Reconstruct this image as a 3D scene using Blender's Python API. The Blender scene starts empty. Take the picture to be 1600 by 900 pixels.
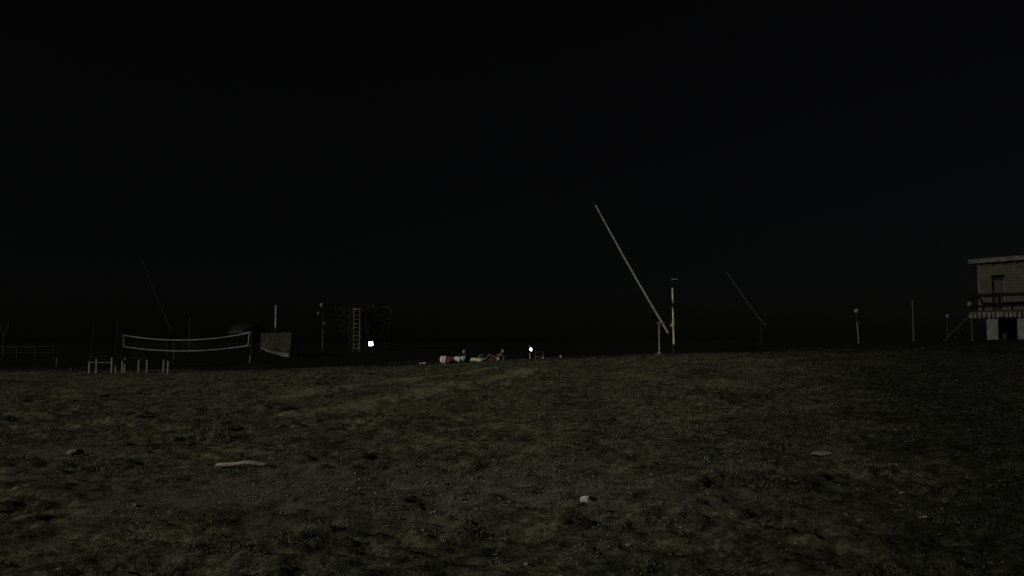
import bpy, math, random
import numpy as np
from mathutils import Vector, Matrix

# ------------------------------------------------------------------ camera, sky, sun, exposure
sc = bpy.context.scene
C = sc.collection
F = 1256.0                                   # focal length in photograph pixels (1600 wide)
EYE = 1.6
PITCH = math.atan(85.0 / F)
cam_d = bpy.data.cameras.new('camera')
cam_d.sensor_width = 36.0
cam_d.lens = 36.0 * F / 1600.0
cam_d.clip_start = 0.05
cam_d.clip_end = 3000.0
cam = bpy.data.objects.new('camera', cam_d)
C.objects.link(cam)
cam.location = (0, 0, EYE)
cam.rotation_euler = (math.pi / 2 + PITCH, 0, 0)
sc.camera = cam

SUN_EL = math.radians(21)
SUN_AZ = math.radians(62)                    # 0 = from behind the camera, 90 = from the left
sun_dir = Vector((-math.sin(SUN_AZ) * math.cos(SUN_EL), -math.cos(SUN_AZ) * math.cos(SUN_EL), math.sin(SUN_EL)))
sd = bpy.data.lights.new('night_light', 'SUN')
sd.energy = 1.5
sd.angle = math.radians(2.0)
sd.color = (1.0, 0.985, 0.90)
so = bpy.data.objects.new('night_light', sd)
C.objects.link(so)
so.rotation_euler = sun_dir.to_track_quat('Z', 'Y').to_euler()

w = bpy.data.worlds.new('World')
sc.world = w
w.use_nodes = True
wn = w.node_tree
bgn = wn.nodes['Background']
sky = wn.nodes.new('ShaderNodeTexSky')
sky.sky_type = 'NISHITA'
sky.sun_disc = False
sky.sun_elevation = SUN_EL
sky.sun_rotation = math.atan2(sun_dir.x, sun_dir.y)
hs = wn.nodes.new('ShaderNodeHueSaturation')
hs.inputs['Saturation'].default_value = 0.36
hs.inputs['Hue'].default_value = 0.545
wn.links.new(sky.outputs[0], hs.inputs['Color'])
wn.links.new(hs.outputs[0], bgn.inputs['Color'])
bgn.inputs['Strength'].default_value = 0.00047

sc.view_settings.view_transform = 'Standard'
sc.view_settings.look = 'None'
sc.view_settings.exposure = 0.0
sc.view_settings.gamma = 1.0
sc.view_settings.use_curve_mapping = False
sc.cycles.filter_width = 1.6

rng = np.random.default_rng(11)
random.seed(5)

# ------------------------------------------------------------------ helpers
def at(px, py, d):
    """photograph pixel -> point at distance d (along +Y) in the place"""
    cx = (px - 800.0) / F; cy = (450.0 - py) / F
    y = math.cos(PITCH) - cy * math.sin(PITCH); z = math.sin(PITCH) + cy * math.cos(PITCH)
    return Vector((cx / y * d, d, EYE + z / y * d))

def sst(a, b, v):
    t = np.clip((np.asarray(v, float) - a) / (b - a), 0, 1)
    return t * t * (3 - 2 * t)

def _hash(ix, iy, s):
    h = (ix.astype(np.int64) * 374761393 + iy.astype(np.int64) * 668265263 + s * 974711) & 0x7fffffff
    h = ((h ^ (h >> 13)) * 1274126177) & 0x7fffffff
    return ((h ^ (h >> 16)) & 0xffff) / 65535.0

def vnoise(x, y, s=0):
    x = np.asarray(x, float); y = np.asarray(y, float)
    ix = np.floor(x); iy = np.floor(y); fx = x - ix; fy = y - iy
    fx = fx * fx * (3 - 2 * fx); fy = fy * fy * (3 - 2 * fy)
    a = _hash(ix, iy, s); b = _hash(ix + 1, iy, s); c = _hash(ix, iy + 1, s); d = _hash(ix + 1, iy + 1, s)
    return a + (b - a) * fx + (c - a) * fy + (a - b - c + d) * fx * fy

def fbm(x, y, s=0, o=4):
    t = 0; a = .5
    for i in range(o):
        t = t + a * vnoise(x, y, s + i * 17); x = x * 2.03 + 5.1; y = y * 2.03 + 1.7; a *= .5
    return t

def Hs(x, y):
    """smooth lie of the land"""
    x = np.asarray(x, float); y = np.asarray(y, float)
    xc = np.clip(x, -200, 30)
    t = 0.35 + 0.042 * (xc + 6)
    plane = np.log1p(np.exp(t * 9)) / 9
    h = sst(7, 42, y) * plane
    far = np.interp(y, [48, 60, 80, 200, 400], [0, .5, .8, 1.25, 1.4])
    return h + far * (1 - sst(-6, 14, x)) * (1 - sst(0, 1, plane - .35) * .5)

def H(x, y):
    x = np.asarray(x, float); y = np.asarray(y, float)
    near = 1 - sst(30, 60, y)
    h = Hs(x, y) + (fbm(x * .45, y * .45, 3, 3) - .45) * .28 * near
    h = h + (fbm(x * 2.6, y * 2.6, 9, 3) - .45) * .06 * near
    return h

def lump(x, y):
    r1 = 1 - np.abs(2 * vnoise(x * 2.7 + 4, y * 3.4, 101) - 1)
    r2 = 1 - np.abs(2 * vnoise(x * 6.3 + 1, y * 6.9 + 8, 103) - 1)
    r3 = vnoise(x * 12.5, y * 12.5, 105)
    amp = .55 + .9 * sst(.32, .62, fbm(x * .8, y * .8, 107, 3))
    return amp * ((r1 - .5) * .042 + (r2 - .5) * .052 + (r3 - .5) * .046)

def gz(x, y): return float(H(np.array([x]), np.array([y]))[0])

def seg_d(x, y, a, b):
    ax, ay = a; bx, by = b
    t = np.clip(((x - ax) * (bx - ax) + (y - ay) * (by - ay)) / ((bx - ax) ** 2 + (by - ay) ** 2), 0, 1)
    return np.hypot(x - ax - t * (bx - ax), y - ay - t * (by - ay))

def m_far(x, y):  # light dying out past the crest, painted as near-black ground
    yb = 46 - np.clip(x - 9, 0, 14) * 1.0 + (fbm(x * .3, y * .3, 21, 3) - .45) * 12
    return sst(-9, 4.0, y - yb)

def m_dirt(x, y):
    n = fbm(x * 1.1, y * 1.1, 31, 4)
    e = np.hypot((x + 1.2) / 3.6, (y - 9.0) / 2.1)
    g = .85 * sst(1.25, .25, e + (n - .45) * 2.2)
    e2 = np.hypot((x + 6.3) / 1.6, (y - 11.2) / .55)
    g = np.maximum(g, .8 * sst(1.2, .3, e2 + (n - .45) * 2.0))
    return g

def m_track(x, y):
    n = fbm(x * 1.7, y * 1.7, 41, 3) - .45
    d1 = seg_d(x, y, (-4.4, 17.0), (.6, 31)); d2 = seg_d(x, y, (-6.8, 20.5), (-.8, 34))
    return np.maximum(sst(1.0, .15, d1 + n * 1.6), .8 * sst(.8, .1, d2 + n * 1.6))

def m_dark(x, y):  # light falling off to the right, painted as darker ground and grass
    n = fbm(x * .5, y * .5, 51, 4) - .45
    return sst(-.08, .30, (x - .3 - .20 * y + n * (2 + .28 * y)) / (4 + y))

# ------------------------------------------------------------------ materials
def mat(name, col, rough=.8, var=.25, scale=6.0, bump=0.0, metal=0.0, col2=None, stretch=None):
    m = bpy.data.materials.new(name); m.use_nodes = True
    nt = m.node_tree; b = nt.nodes['Principled BSDF']
    b.inputs['Roughness'].default_value = rough; b.inputs['Metallic'].default_value = metal
    b.inputs['Specular IOR Level'].default_value = .12
    tc = nt.nodes.new('ShaderNodeTexCoord'); n = nt.nodes.new('ShaderNodeTexNoise')
    n.inputs['Scale'].default_value = scale; n.inputs['Detail'].default_value = 5
    if stretch:
        mp = nt.nodes.new('ShaderNodeMapping'); mp.inputs['Scale'].default_value = stretch
        nt.links.new(tc.outputs['Object'], mp.inputs['Vector']); nt.links.new(mp.outputs[0], n.inputs['Vector'])
    else:
        nt.links.new(tc.outputs['Object'], n.inputs['Vector'])
    r = nt.nodes.new('ShaderNodeValToRGB')
    c2 = col2 or tuple(c * (1 - var * 1.6) for c in col)
    c1 = col if col2 else tuple(c * (1 + var) for c in col)
    r.color_ramp.elements[0].position = .35; r.color_ramp.elements[1].position = .68
    r.color_ramp.elements[0].color = (*c2, 1); r.color_ramp.elements[1].color = (*c1, 1)
    nt.links.new(n.outputs['Fac'], r.inputs['Fac']); nt.links.new(r.outputs['Color'], b.inputs['Base Color'])
    if bump:
        bp = nt.nodes.new('ShaderNodeBump'); bp.inputs['Strength'].default_value = bump; bp.inputs['Distance'].default_value = .02
        nt.links.new(n.outputs['Fac'], bp.inputs['Height']); nt.links.new(bp.outputs[0], b.inputs['Normal'])
    return m

def emit(name, col, s):
    m = bpy.data.materials.new(name); m.use_nodes = True
    b = m.node_tree.nodes['Principled BSDF']
    b.inputs['Base Color'].default_value = (.8, .8, .8, 1)
    b.inputs['Emission Color'].default_value = (*col, 1); b.inputs['Emission Strength'].default_value = s
    return m

M = dict(
    pole=mat('weathered pole paint', (.27, .27, .25), .6, .3, 9),
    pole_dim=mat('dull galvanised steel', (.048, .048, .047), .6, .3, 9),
    post=mat('cream post paint', (.42, .40, .31), .6, .25, 7),
    yellow=mat('faded yellow band', (.30, .275, .15), .6, .2, 9),
    steel=mat('grey steel', (.15, .15, .145), .5, .25, 12),
    dark=mat('dark painted metal', (.014, .014, .015), .6, .3, 8),
    darkwood=mat('dark stained wood', (.016, .015, .012), .8, .35, 5, .3),
    white=mat('white paint', (.36, .36, .34), .6, .18, 9),
    black=mat('black paint', (.004, .004, .004), 1.0, .3, 8),
    stringer=mat('weathered stringer', (.018, .018, .016), .9, .3, 6),
    legs=mat('pale leg paint', (.24, .235, .20), .6, .3, 14),
    cord=mat('pale net tape', (.30, .30, .27), .9, .35, 1.2),
    net=mat('dark net twine', (.03, .03, .03), .9, .2, 5),
    wall=mat('olive boarded wall paint', (.037, .0365, .024), .85, .16, 2.2, .2),
    fascia=mat('weathered fascia board', (.062, .062, .05), .8, .25, 3),
    roof=mat('dark roofing felt', (.05, .05, .045), .9, .3, 4, .3),
    pillar=mat('pale limewashed pillar', (.074, .077, .065), .85, .15, 2.5, .2),
    skirt=mat('grey skirt board', (.072, .072, .057), .85, .3, 4),
    door=mat('dark door panel', (.010, .010, .009), .6, .3, 4),
    olive=mat('olive canvas', (.031, .0315, .021), .95, .2, 3, .15),
    hem=mat('pale canvas hem', (.095, .095, .088), .95, .25, 5),
    thatch=mat('dark thatch', (.012, .012, .009), .95, .5, 14, .8),
    globe=mat('frosted unlit globe', (.16, .16, .155), .4, .1, 5),
    cloth_white=mat('white cloth', (.60, .56, .54), .95, .15, 9, .25),
    cloth_cream=mat('cream cloth', (.58, .54, .42), .95, .18, 10, .25),
    cloth_red=mat('dark red cloth', (.10, .040, .046), .95, .3, 9, .25),
    cloth_pink=mat('dusty red cloth', (.12, .062, .062), .95, .3, 9, .25),
    cloth_brown=mat('brown cloth', (.10, .08, .055), .95, .3, 9, .25),
    cloth_dark=mat('charcoal cloth', (.03, .03, .032), .95, .3, 9, .25),
    skin=mat('skin', (.32, .21, .15), .55, .1, 20),
    hair=mat('dark hair', (.03, .02, .015), .6, .4, 60),
    stone=mat('pale limestone', (.48, .46, .37), .9, .3, 22, .6),
    slab=mat('weathered board', (.58, .54, .44), .9, .3, 12, .5, stretch=(2, 12, 12)),
    stone_d=mat('dull stone', (.15, .145, .12), .9, .3, 22, .6),
    bark=mat('grey bark', (.09, .088, .08), .9, .35, 14, .5),
    leaf=mat('dark leaves', (.022, .026, .014), .8, .5, 3),
    lamp=emit('cold white lamp glass', (.90, .93, 1.0), 9.0),
)

# ------------------------------------------------------------------ mesh building
class MB:
    def __init__(s): s.v = []; s.f = []; s.mi = []
    def add(s, vs, fs, mi=0):
        o = len(s.v); s.v += [tuple(p) for p in vs]; s.f += [tuple(i + o for i in f) for f in fs]; s.mi += [mi] * len(fs); return s
    def box(s, c, size, rz=0.0, bev=0.0, M4=None):
        c = Vector(c); sx, sy, sz = [k / 2 for k in size]
        vs = []
        b = min(bev, sx * .9, sy * .9, sz * .9)
        if b <= 0:
            vs = [(x, y, z) for z in (-sz, sz) for x, y in ((-sx, -sy), (sx, -sy), (sx, sy), (-sx, sy))]
            fs = [(3, 2, 1, 0), (4, 5, 6, 7)] + [(i, (i + 1) % 4, 4 + (i + 1) % 4, 4 + i) for i in range(4)]
        else:
            rings = []
            for z, k in ((-sz, b), (-sz + b, 0), (sz - b, 0), (sz, b)):
                X = sx - k; Y = sy - k; q = b * .6 if k == 0 else b * .4
                rings.append([(-X + q, -Y, z), (X - q, -Y, z), (X, -Y + q, z), (X, Y - q, z), (X - q, Y, z), (-X + q, Y, z), (-X, Y - q, z), (-X, -Y + q, z)])
            for r in rings: vs += r
            fs = [tuple(reversed(range(8))), tuple(range(24, 32))]
            for k in range(3): fs += [(k * 8 + i, k * 8 + (i + 1) % 8, k * 8 + 8 + (i + 1) % 8, k * 8 + 8 + i) for i in range(8)]
        R = Matrix.Rotation(rz, 3, 'Z') if M4 is None else M4
        return s.add([c + R @ Vector(p) for p in vs], fs)
    def tube(s, pts, rs, n=10, cap=True):
        pts = [Vector(p) for p in pts]
        if not hasattr(rs, '__len__'): rs = [rs] * len(pts)
        vs = []; up = None
        for i, p in enumerate(pts):
            d = (pts[min(i + 1, len(pts) - 1)] - pts[max(i - 1, 0)]).normalized()
            if up is None: up = Vector((0, 0, 1)) if abs(d.z) < .9 else Vector((1, 0, 0))
            a = d.cross(up).normalized(); b = a.cross(d).normalized(); up = b
            for k in range(n):
                t = 2 * math.pi * k / n
                vs.append(p + (a * math.cos(t) + b * math.sin(t)) * rs[i])
        fs = [(i * n + k, i * n + (k + 1) % n, (i + 1) * n + (k + 1) % n, (i + 1) * n + k) for i in range(len(pts) - 1) for k in range(n)]
        if cap: fs += [tuple(reversed(range(n))), tuple(range((len(pts) - 1) * n, len(pts) * n))]
        return s.add(vs, fs)
    def ball(s, c, r, n=14, m=9, sq=(1, 1, 1)):
        c = Vector(c); vs = []; fs = []
        for i in range(1, m):
            a = math.pi * i / m
            for k in range(n):
                t = 2 * math.pi * k / n
                vs.append(c + Vector((math.sin(a) * math.cos(t) * r * sq[0], math.sin(a) * math.sin(t) * r * sq[1], math.cos(a) * r * sq[2])))
        top = len(vs); vs += [c + Vector((0, 0, r * sq[2])), c - Vector((0, 0, r * sq[2]))]
        for i in range(m - 2):
            for k in range(n): fs.append((i * n + k, (i + 1) * n + k, (i + 1) * n + (k + 1) % n, i * n + (k + 1) % n))
        for k in range(n):
            fs.append((top, k, (k + 1) % n)); fs.append((top + 1, (m - 2) * n + (k + 1) % n, (m - 2) * n + k))
        return s.add(vs, fs)
    def build(s, name, m, parent=None, smooth=True):
        o0 = Vector(parent['_w']) if parent is not None and '_w' in parent else Vector((0, 0, 0))
        me = bpy.data.meshes.new(name)
        me.from_pydata([tuple(Vector(p) - o0) for p in s.v], [], s.f)
        me.materials.append(m)
        me.polygons.foreach_set('use_smooth', [smooth] * len(s.f))
        if smooth:
            try: me.set_sharp_from_angle(angle=math.radians(40))
            except Exception: pass
        me.update()
        o = bpy.data.objects.new(name, me); C.objects.link(o)
        if parent is not None:
            o.parent = parent; o['_w'] = tuple(o0)
        return o

def tag(o, label, cat, group=None):
    o['label'] = label; o['category'] = cat
    if group: o['group'] = group
    return o

def thing(name, loc, label, cat, group=None):
    o = bpy.data.objects.new(name, None); C.objects.link(o)
    o.location = loc; o['_w'] = tuple(loc); o.empty_display_size = .2
    return tag(o, label, cat, group)

def solo(name, mb, m, loc, label, cat, group=None, smooth=True):
    """a thing that is one mesh, its origin at its base"""
    o = mb.build(name, m, None, smooth)
    l = Vector(loc)
    o.data.transform(Matrix.Translation(-l)); o.location = l
    return tag(o, label, cat, group)

def rock(c, size, seed, lift=.35):
    mb = MB(); mb.ball((0, 0, 0), 1, 12, 8)
    r = random.Random(seed); dirs = [Vector((r.uniform(-1, 1), r.uniform(-1, 1), r.uniform(-.6, 1))).normalized() for _ in range(11)]
    cut = [r.uniform(.62, .9) for _ in dirs]
    vs = []
    for p in mb.v:
        p = Vector(p)
        for d, k in zip(dirs, cut):
            q = p.dot(d)
            if q > k: p = p - d * (q - k)
        vs.append(Vector((p.x * size[0], p.y * size[1], p.z * size[2])) + Vector(c) + Vector((0, 0, size[2] * lift)))
    mb.v = [tuple(v) for v in vs]
    return mb

# ------------------------------------------------------------------ ground
def graded(parts):
    out = []
    for a, b, st in parts: out.append(np.arange(a, b - 1e-6, st))
    return np.concatenate(out)
neg = -np.geomspace(34, 1400, 26)[::-1]; pos = np.geomspace(34, 1400, 26)
gx = np.concatenate([neg, graded([(-33.8, -13, .22), (-13, 13, .075), (13, 34, .22)]), pos])
gy = np.concatenate([-np.geomspace(4, 900, 18)[::-1], graded([(-3, 3, .5), (3, 18, .065), (18, 50, .13), (50, 90, .8)]), np.geomspace(90, 1600, 30)])
X, Y = np.meshgrid(gx, gy)
Zm = H(X, Y)
nearw = (1 - sst(36, 50, Y))
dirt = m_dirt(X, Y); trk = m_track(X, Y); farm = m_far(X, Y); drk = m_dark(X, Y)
# clods and tussocks
Zm = Zm + nearw * (lump(X, Y) * (1 - .45 * dirt) + (vnoise(X * 17, Y * 17, 71) - .5) * .012)
tuss = sst(.56, .72, fbm(X * 2.2 + 9, Y * 2.2, 81, 3))
Zm = Zm + nearw * tuss * .045 * (1 - dirt)
ny, nx = X.shape
co = np.stack([X, Y, Zm], -1).reshape(-1, 3)
idx = np.arange(nx * ny).reshape(ny, nx)
quads = np.stack([idx[:-1, :-1], idx[:-1, 1:], idx[1:, 1:], idx[1:, :-1]], -1).reshape(-1, 4)
def np_mesh(name, co, faces, k):
    me = bpy.data.meshes.new(name)
    me.vertices.add(len(co)); me.vertices.foreach_set('co', co.astype(np.float32).ravel())
    me.loops.add(faces.size); me.loops.foreach_set('vertex_index', faces.astype(np.int32).ravel())
    me.polygons.add(len(faces)); me.polygons.foreach_set('loop_start', np.arange(0, faces.size, k, dtype=np.int32))
    me.update(calc_edges=True)
    return me
gme = np_mesh('ground', co, quads, 4)
gme.polygons.foreach_set('use_smooth', np.ones(len(quads), bool))
for nm, a in (('bare', dirt), ('worn', trk), ('light_fade_far', farm), ('light_fade_right', drk)):  # the last two masks carry painted light falloff
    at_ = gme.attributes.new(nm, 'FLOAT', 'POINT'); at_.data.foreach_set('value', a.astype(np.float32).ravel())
ground = bpy.data.objects.new('ground', gme); C.objects.link(ground); ground['kind'] = 'structure'

def ground_material():
    m = bpy.data.materials.new('rough pasture ground'); m.use_nodes = True
    nt = m.node_tree; N = nt.nodes; L = nt.links; b = N['Principled BSDF']
    b.inputs['Roughness'].default_value = 1.0; b.inputs['Specular IOR Level'].default_value = 0.0
    tc = N.new('ShaderNodeTexCoord')
    def noise(sc_, det=6, rough=.6):
        n = N.new('ShaderNodeTexNoise'); n.inputs['Scale'].default_value = sc_; n.inputs['Detail'].default_value = det
        n.inputs['Roughness'].default_value = rough; L.new(tc.outputs['Object'], n.inputs['Vector']); return n.outputs['Fac']
    def ramp(f, p0, c0, p1, c1):
        r = N.new('ShaderNodeValToRGB'); e = r.color_ramp.elements
        e[0].position = p0; e[0].color = (*c0, 1); e[1].position = p1; e[1].color = (*c1, 1)
        L.new(f, r.inputs['Fac']); return r.outputs['Color']
    def mix(f, a, c, mode='MIX'):
        x = N.new('ShaderNodeMix'); x.data_type = 'RGBA'; x.blend_type = mode
        if isinstance(f, (int, float)): x.inputs['Factor'].default_value = f
        else: L.new(f, x.inputs['Factor'])
        for s_, k in ((a, 'A'), (c, 'B')):
            soc = [i for i in x.inputs if i.name == k and i.type == 'RGBA'][0]
            if isinstance(s_, tuple): soc.default_value = (*s_, 1)
            else: L.new(s_, soc)
        return [o for o in x.outputs if o.type == 'RGBA'][0]
    def attr(nm):
        a = N.new('ShaderNodeAttribute'); a.attribute_name = nm; return a.outputs['Fac']
    turf = ramp(noise(1.3), .36, (.050, .054, .034), .66, (.118, .121, .079))
    fine = ramp(noise(26, 4), .38, (.45, .45, .45), .66, (1.25, 1.25, 1.2))
    mid = ramp(noise(7, 3), .38, (.5, .5, .5), .64, (1.35, 1.35, 1.3))
    fine = mix(1.0, fine, mid, 'MULTIPLY')
    turf = mix(1.0, turf, fine, 'MULTIPLY')
    dry = ramp(noise(.55), .52, (0, 0, 0), .7, (1, 1, 1))
    turf = mix(dry, turf, mix(1.0, (.155, .153, .098), fine, 'MULTIPLY'))
    gravel = ramp(noise(42, 3, .7), .36, (.046, .047, .034), .70, (.155, .155, .112))
    c = mix(attr('light_fade_right'), turf, mix(1.0, (.027, .027, .020), fine, 'MULTIPLY'))  # turf colour darkened on the right in place of fading light
    c = mix(attr('worn'), c, ramp(noise(5), .35, (.105, .101, .060), .68, (.185, .176, .106)))
    c = mix(attr('bare'), c, gravel)
    c = mix(attr('light_fade_far'), c, ramp(noise(2.2), .35, (.007, .0073, .0072), .7, (.016, .0165, .016)))  # far ground coloured near black in place of light lost with distance
    L.new(c, b.inputs['Base Color'])
    bp = N.new('ShaderNodeBump'); bp.inputs['Strength'].default_value = .6; bp.inputs['Distance'].default_value = .02
    L.new(noise(38, 4), bp.inputs['Height']); L.new(bp.outputs[0], b.inputs['Normal'])
    return m
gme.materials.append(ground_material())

# ---- grass: short uneven turf, one mass
def blades(n, ylo, yhi, hmin, hmax, wid, seed, per):
    r = np.random.default_rng(seed)
    y = np.exp(r.uniform(np.log(ylo), np.log(yhi), n)); x = r.uniform(-1, 1, n) * (.80 * y + 2.5)
    cl = fbm(x * 1.9 + 3, y * 1.9, 91, 4)
    keep = (r.uniform(0, 1, n) < (1 - .85 * m_dirt(x, y)) * (1 - .75 * m_track(x, y)) * (1 - m_far(x, y)) * sst(.36, .56, cl))
    x = x[keep]; y = y[keep]; cl = cl[keep]; k = len(x)
    x = np.repeat(x, per) + r.normal(0, .035, k * per); y = np.repeat(y, per) + r.normal(0, .035, k * per); cl = np.repeat(cl, per)
    n2 = len(x)
    tall = .55 + 1.1 * sst(.45, .72, cl)
    h = r.uniform(hmin, hmax, n2) * tall * np.clip(y / 15, .42, 1)
    wd = wid * (1 + y / 22) * r.uniform(.7, 1.3, n2)
    a = r.uniform(0, 2 * np.pi, n2); lean = r.uniform(.15, 1.0, n2) * h; la = r.uniform(0, 2 * np.pi, n2)
    z = H(x, y) - .012
    z = z + lump(x, y) * (1 - sst(36, 50, y))
    tz = sst(.56, .72, fbm(x * 2.2 + 9, y * 2.2, 81, 3)) * .045 * (1 - sst(36, 50, y)); z = z + tz
    dx = np.cos(a) * wd / 2; dy = np.sin(a) * wd / 2
    p0 = np.stack([x - dx, y - dy, z], -1); p1 = np.stack([x + dx, y + dy, z], -1)
    mx = x + np.cos(la) * lean * .35; my = y + np.sin(la) * lean * .35
    p2 = np.stack([mx + dx * .7, my + dy * .7, z + h * .6], -1); p3 = np.stack([mx - dx * .7, my - dy * .7, z + h * .6], -1)
    p4 = np.stack([x + np.cos(la) * lean, y + np.sin(la) * lean, z + h], -1)
    co = np.stack([p0, p1, p2, p3, p4], 1).reshape(-1, 3)
    b = np.arange(n2) * 5
    tri = np.concatenate([np.stack([b, b + 1, b + 2], -1), np.stack([b, b + 2, b + 3], -1), np.stack([b + 3, b + 2, b + 4], -1)])
    return co, tri
co1, t1 = blades(100000, 3.6, 47, .014, .055, .0065, 1, 6)
grm = np_mesh('grass', co1, t1, 3)
grass = bpy.data.objects.new('grass', grm); C.objects.link(grass)
grass['kind'] = 'stuff'; tag(grass, 'short uneven olive grass covering the near field', 'grass')
ga = grm.attributes.new('light_fade_right', 'FLOAT', 'POINT'); ga.data.foreach_set('value', m_dark(co1[:, 0], co1[:, 1]).astype(np.float32))
def grass_material():
    m = mat('olive grass blades', (.142, .150, .092), .9, .3, 1.6, col2=(.080, .087, .051))
    nt = m.node_tree; b = nt.nodes['Principled BSDF']; src = b.inputs['Base Color'].links[0].from_socket
    a = nt.nodes.new('ShaderNodeAttribute'); a.attribute_name = 'light_fade_right'
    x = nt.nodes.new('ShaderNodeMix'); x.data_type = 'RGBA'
    nt.links.new(a.outputs['Fac'], x.inputs[0]); nt.links.new(src, x.inputs[6]); x.inputs[7].default_value = (.030, .031, .021, 1)  # blade colour darkened on the right, the same painted light falloff
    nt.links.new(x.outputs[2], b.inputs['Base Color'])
    return m
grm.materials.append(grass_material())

# ---- dead leaves and straw: one mass
def litter(n, seed):
    r = np.random.default_rng(seed)
    y = np.exp(r.uniform(np.log(4.5), np.log(40), n)); x = r.uniform(-1, 1, n) * (.75 * y + 2)
    kp = r.uniform(0, 1, n) < .25 + .75 * sst(.42, .6, fbm(x * .7 + 2, y * .7, 111, 3)) * sst(-5, 1, x) * (1 - .8 * m_dark(x, y))
    x = x[kp]; y = y[kp]; n = len(x)
    z = H(x, y) + lump(x, y) * (1 - sst(36, 50, y)) + .015
    a = r.uniform(0, 2 * np.pi, n); l = r.uniform(.008, .022, n) * (1 + y / 16); w_ = l * r.uniform(.25, .6, n)
    ux, uy = np.cos(a) * l, np.sin(a) * l; vx, vy = -np.sin(a) * w_, np.cos(a) * w_
    c = [np.stack([x - ux, y - uy, z + r.uniform(0, .012, n)], -1), np.stack([x + vx, y + vy, z + r.uniform(0, .02, n)], -1),
         np.stack([x + ux, y + uy, z + r.uniform(0, .025, n)], -1), np.stack([x - vx, y - vy, z + r.uniform(-.004, .012, n)], -1)]
    co = np.stack(c, 1).reshape(-1, 3); b = np.arange(n) * 4
    return co, np.concatenate([np.stack([b, b + 1, b + 2], -1), np.stack([b, b + 2, b + 3], -1)])
lc, lt = litter(9000, 6)
lme = np_mesh('leaf_litter', lc, lt, 3); lme.materials.append(mat('dead leaves', (.17, .162, .125), .9, .3, 5, col2=(.075, .072, .053)))
lo = bpy.data.objects.new('leaf_litter', lme); C.objects.link(lo); lo['kind'] = 'stuff'
tag(lo, 'dead leaves and straw scattered through the grass', 'leaf litter')

# ---- gravel and pebbles: one mass
def pebbles():
    r = np.random.default_rng(4); cos = []; tris = []; o = 0
    base = np.array([(1, 0, 0), (0, 1, 0), (-1, 0, 0), (0, -1, 0), (0, 0, 1), (0, 0, -.6), (.7, .7, .3), (-.7, .6, .4)])
    ft = np.array([(0, 6, 4), (6, 1, 4), (1, 7, 4), (7, 2, 4), (2, 3, 4), (3, 0, 4), (6, 0, 5), (1, 6, 5), (7, 1, 5), (2, 7, 5), (3, 2, 5), (0, 3, 5)])
    n = 20000
    x = r.normal(-1.2, 2.6, n); y = np.abs(r.normal(9.0, 2.0, n))
    x2 = r.uniform(-9, 14, 1500); y2 = r.uniform(5, 26, 1500)
    md = m_dirt(x, y)
    ok = (r.uniform(0, 1, n) < .06 + .94 * md) & (y > 4.5)
    x = np.concatenate([x[ok], x2]); y = np.concatenate([y[ok], y2]); k = len(x)
    s = np.clip(r.lognormal(-5.05, .5, k), .003, .03)
    z = H(x, y) + lump(x, y) * .75
    for i in range(k):
        th = r.uniform(0, 6.28); c_, s_ = math.cos(th), math.sin(th)
        p = base * (1 + r.uniform(-.25, .25, base.shape)) * s[i] * np.array([1, .8, .6])
        q = np.stack([p[:, 0] * c_ - p[:, 1] * s_, p[:, 0] * s_ + p[:, 1] * c_, p[:, 2]], -1) + (x[i], y[i], z[i] + s[i] * .25)
        cos.append(q); tris.append(ft + o); o += 8
    return np.concatenate(cos), np.concatenate(tris)
pc, pt = pebbles()
pm = np_mesh('gravel', pc, pt, 3)
pm.materials.append(mat('mixed pale gravel', (.27, .262, .22), .9, .3, 9, col2=(.06, .059, .05)))
gv = bpy.data.objects.new('gravel', pm); C.objects.link(gv); gv['kind'] = 'stuff'
tag(gv, 'loose gravel and pebbles strewn over the bare patch', 'gravel')

# ------------------------------------------------------------------ loose stones and boards lying on the near field
def gpoint(px, py):
    """where the sight line through a pixel meets the ground"""
    d = 3.0
    for _ in range(4000):
        p = at(px, py, d)
        if p.z <= gz(p.x, p.y): return p
        d += .02
    return p
p = gpoint(918, 787); p.z = gz(p.x, p.y)
mb = rock((p.x, p.y, p.z), (.085, .06, .05), 8, .75); solo('stone', mb, M['stone'], p, 'pale angular stone lying alone in the near grass right of the gravel', 'stone', smooth=False)
p = gpoint(1285, 713); p.z = gz(p.x, p.y) + .03
solo('stone', rock((p.x, p.y, p.z), (.17, .12, .035), 21), M['stone_d'], p, 'flat dull stone half sunk in dark grass of the right slope', 'stone', smooth=False)
p = gpoint(118, 712); p.z = gz(p.x, p.y) + .03
solo('stone', rock((p.x, p.y, p.z), (.12, .09, .06), 33), M['stone_d'], p, 'grey stone at the end of the pale bare strip, far left', 'stone', smooth=False)
p = gpoint(549, 806); p.z = gz(p.x, p.y) + .012
solo('stone', rock((p.x, p.y, p.z), (.022, .02, .022), 35), M['cloth_white'], p, 'tiny white pebble at the front edge of the gravel patch', 'stone', smooth=False)
# bowed board on the gravel edge
p = gpoint(376, 733); p.z = gz(p.x, p.y) + .055
mb = MB(); L_ = .29; seg = 10; vs = []; fs = []
for i in range(seg + 1):
    t = i / seg * 2 - 1
    x = p.x + t * L_; y = p.y + t * .07; z = p.z + -.024 * t * t + .012 + .008 * math.sin(5 * t)
    ww = .04 * (1 - .35 * abs(t) ** 3)
    vs += [(x, y - ww, z - .004), (x, y - ww, z + .014), (x, y + ww, z + .024), (x, y + ww, z + .002)]
for i in range(seg):
    for k in range(4): fs.append((i * 4 + k, i * 4 + (k + 1) % 4, i * 4 + 4 + (k + 1) % 4, i * 4 + 4 + k))
fs += [(3, 2, 1, 0), tuple(seg * 4 + k for k in range(4))]
mb.add(vs, fs); solo('board', mb, M['slab'], (p.x, p.y, p.z), 'long pale bowed board lying at the back edge of the gravel', 'board', smooth=False)

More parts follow.
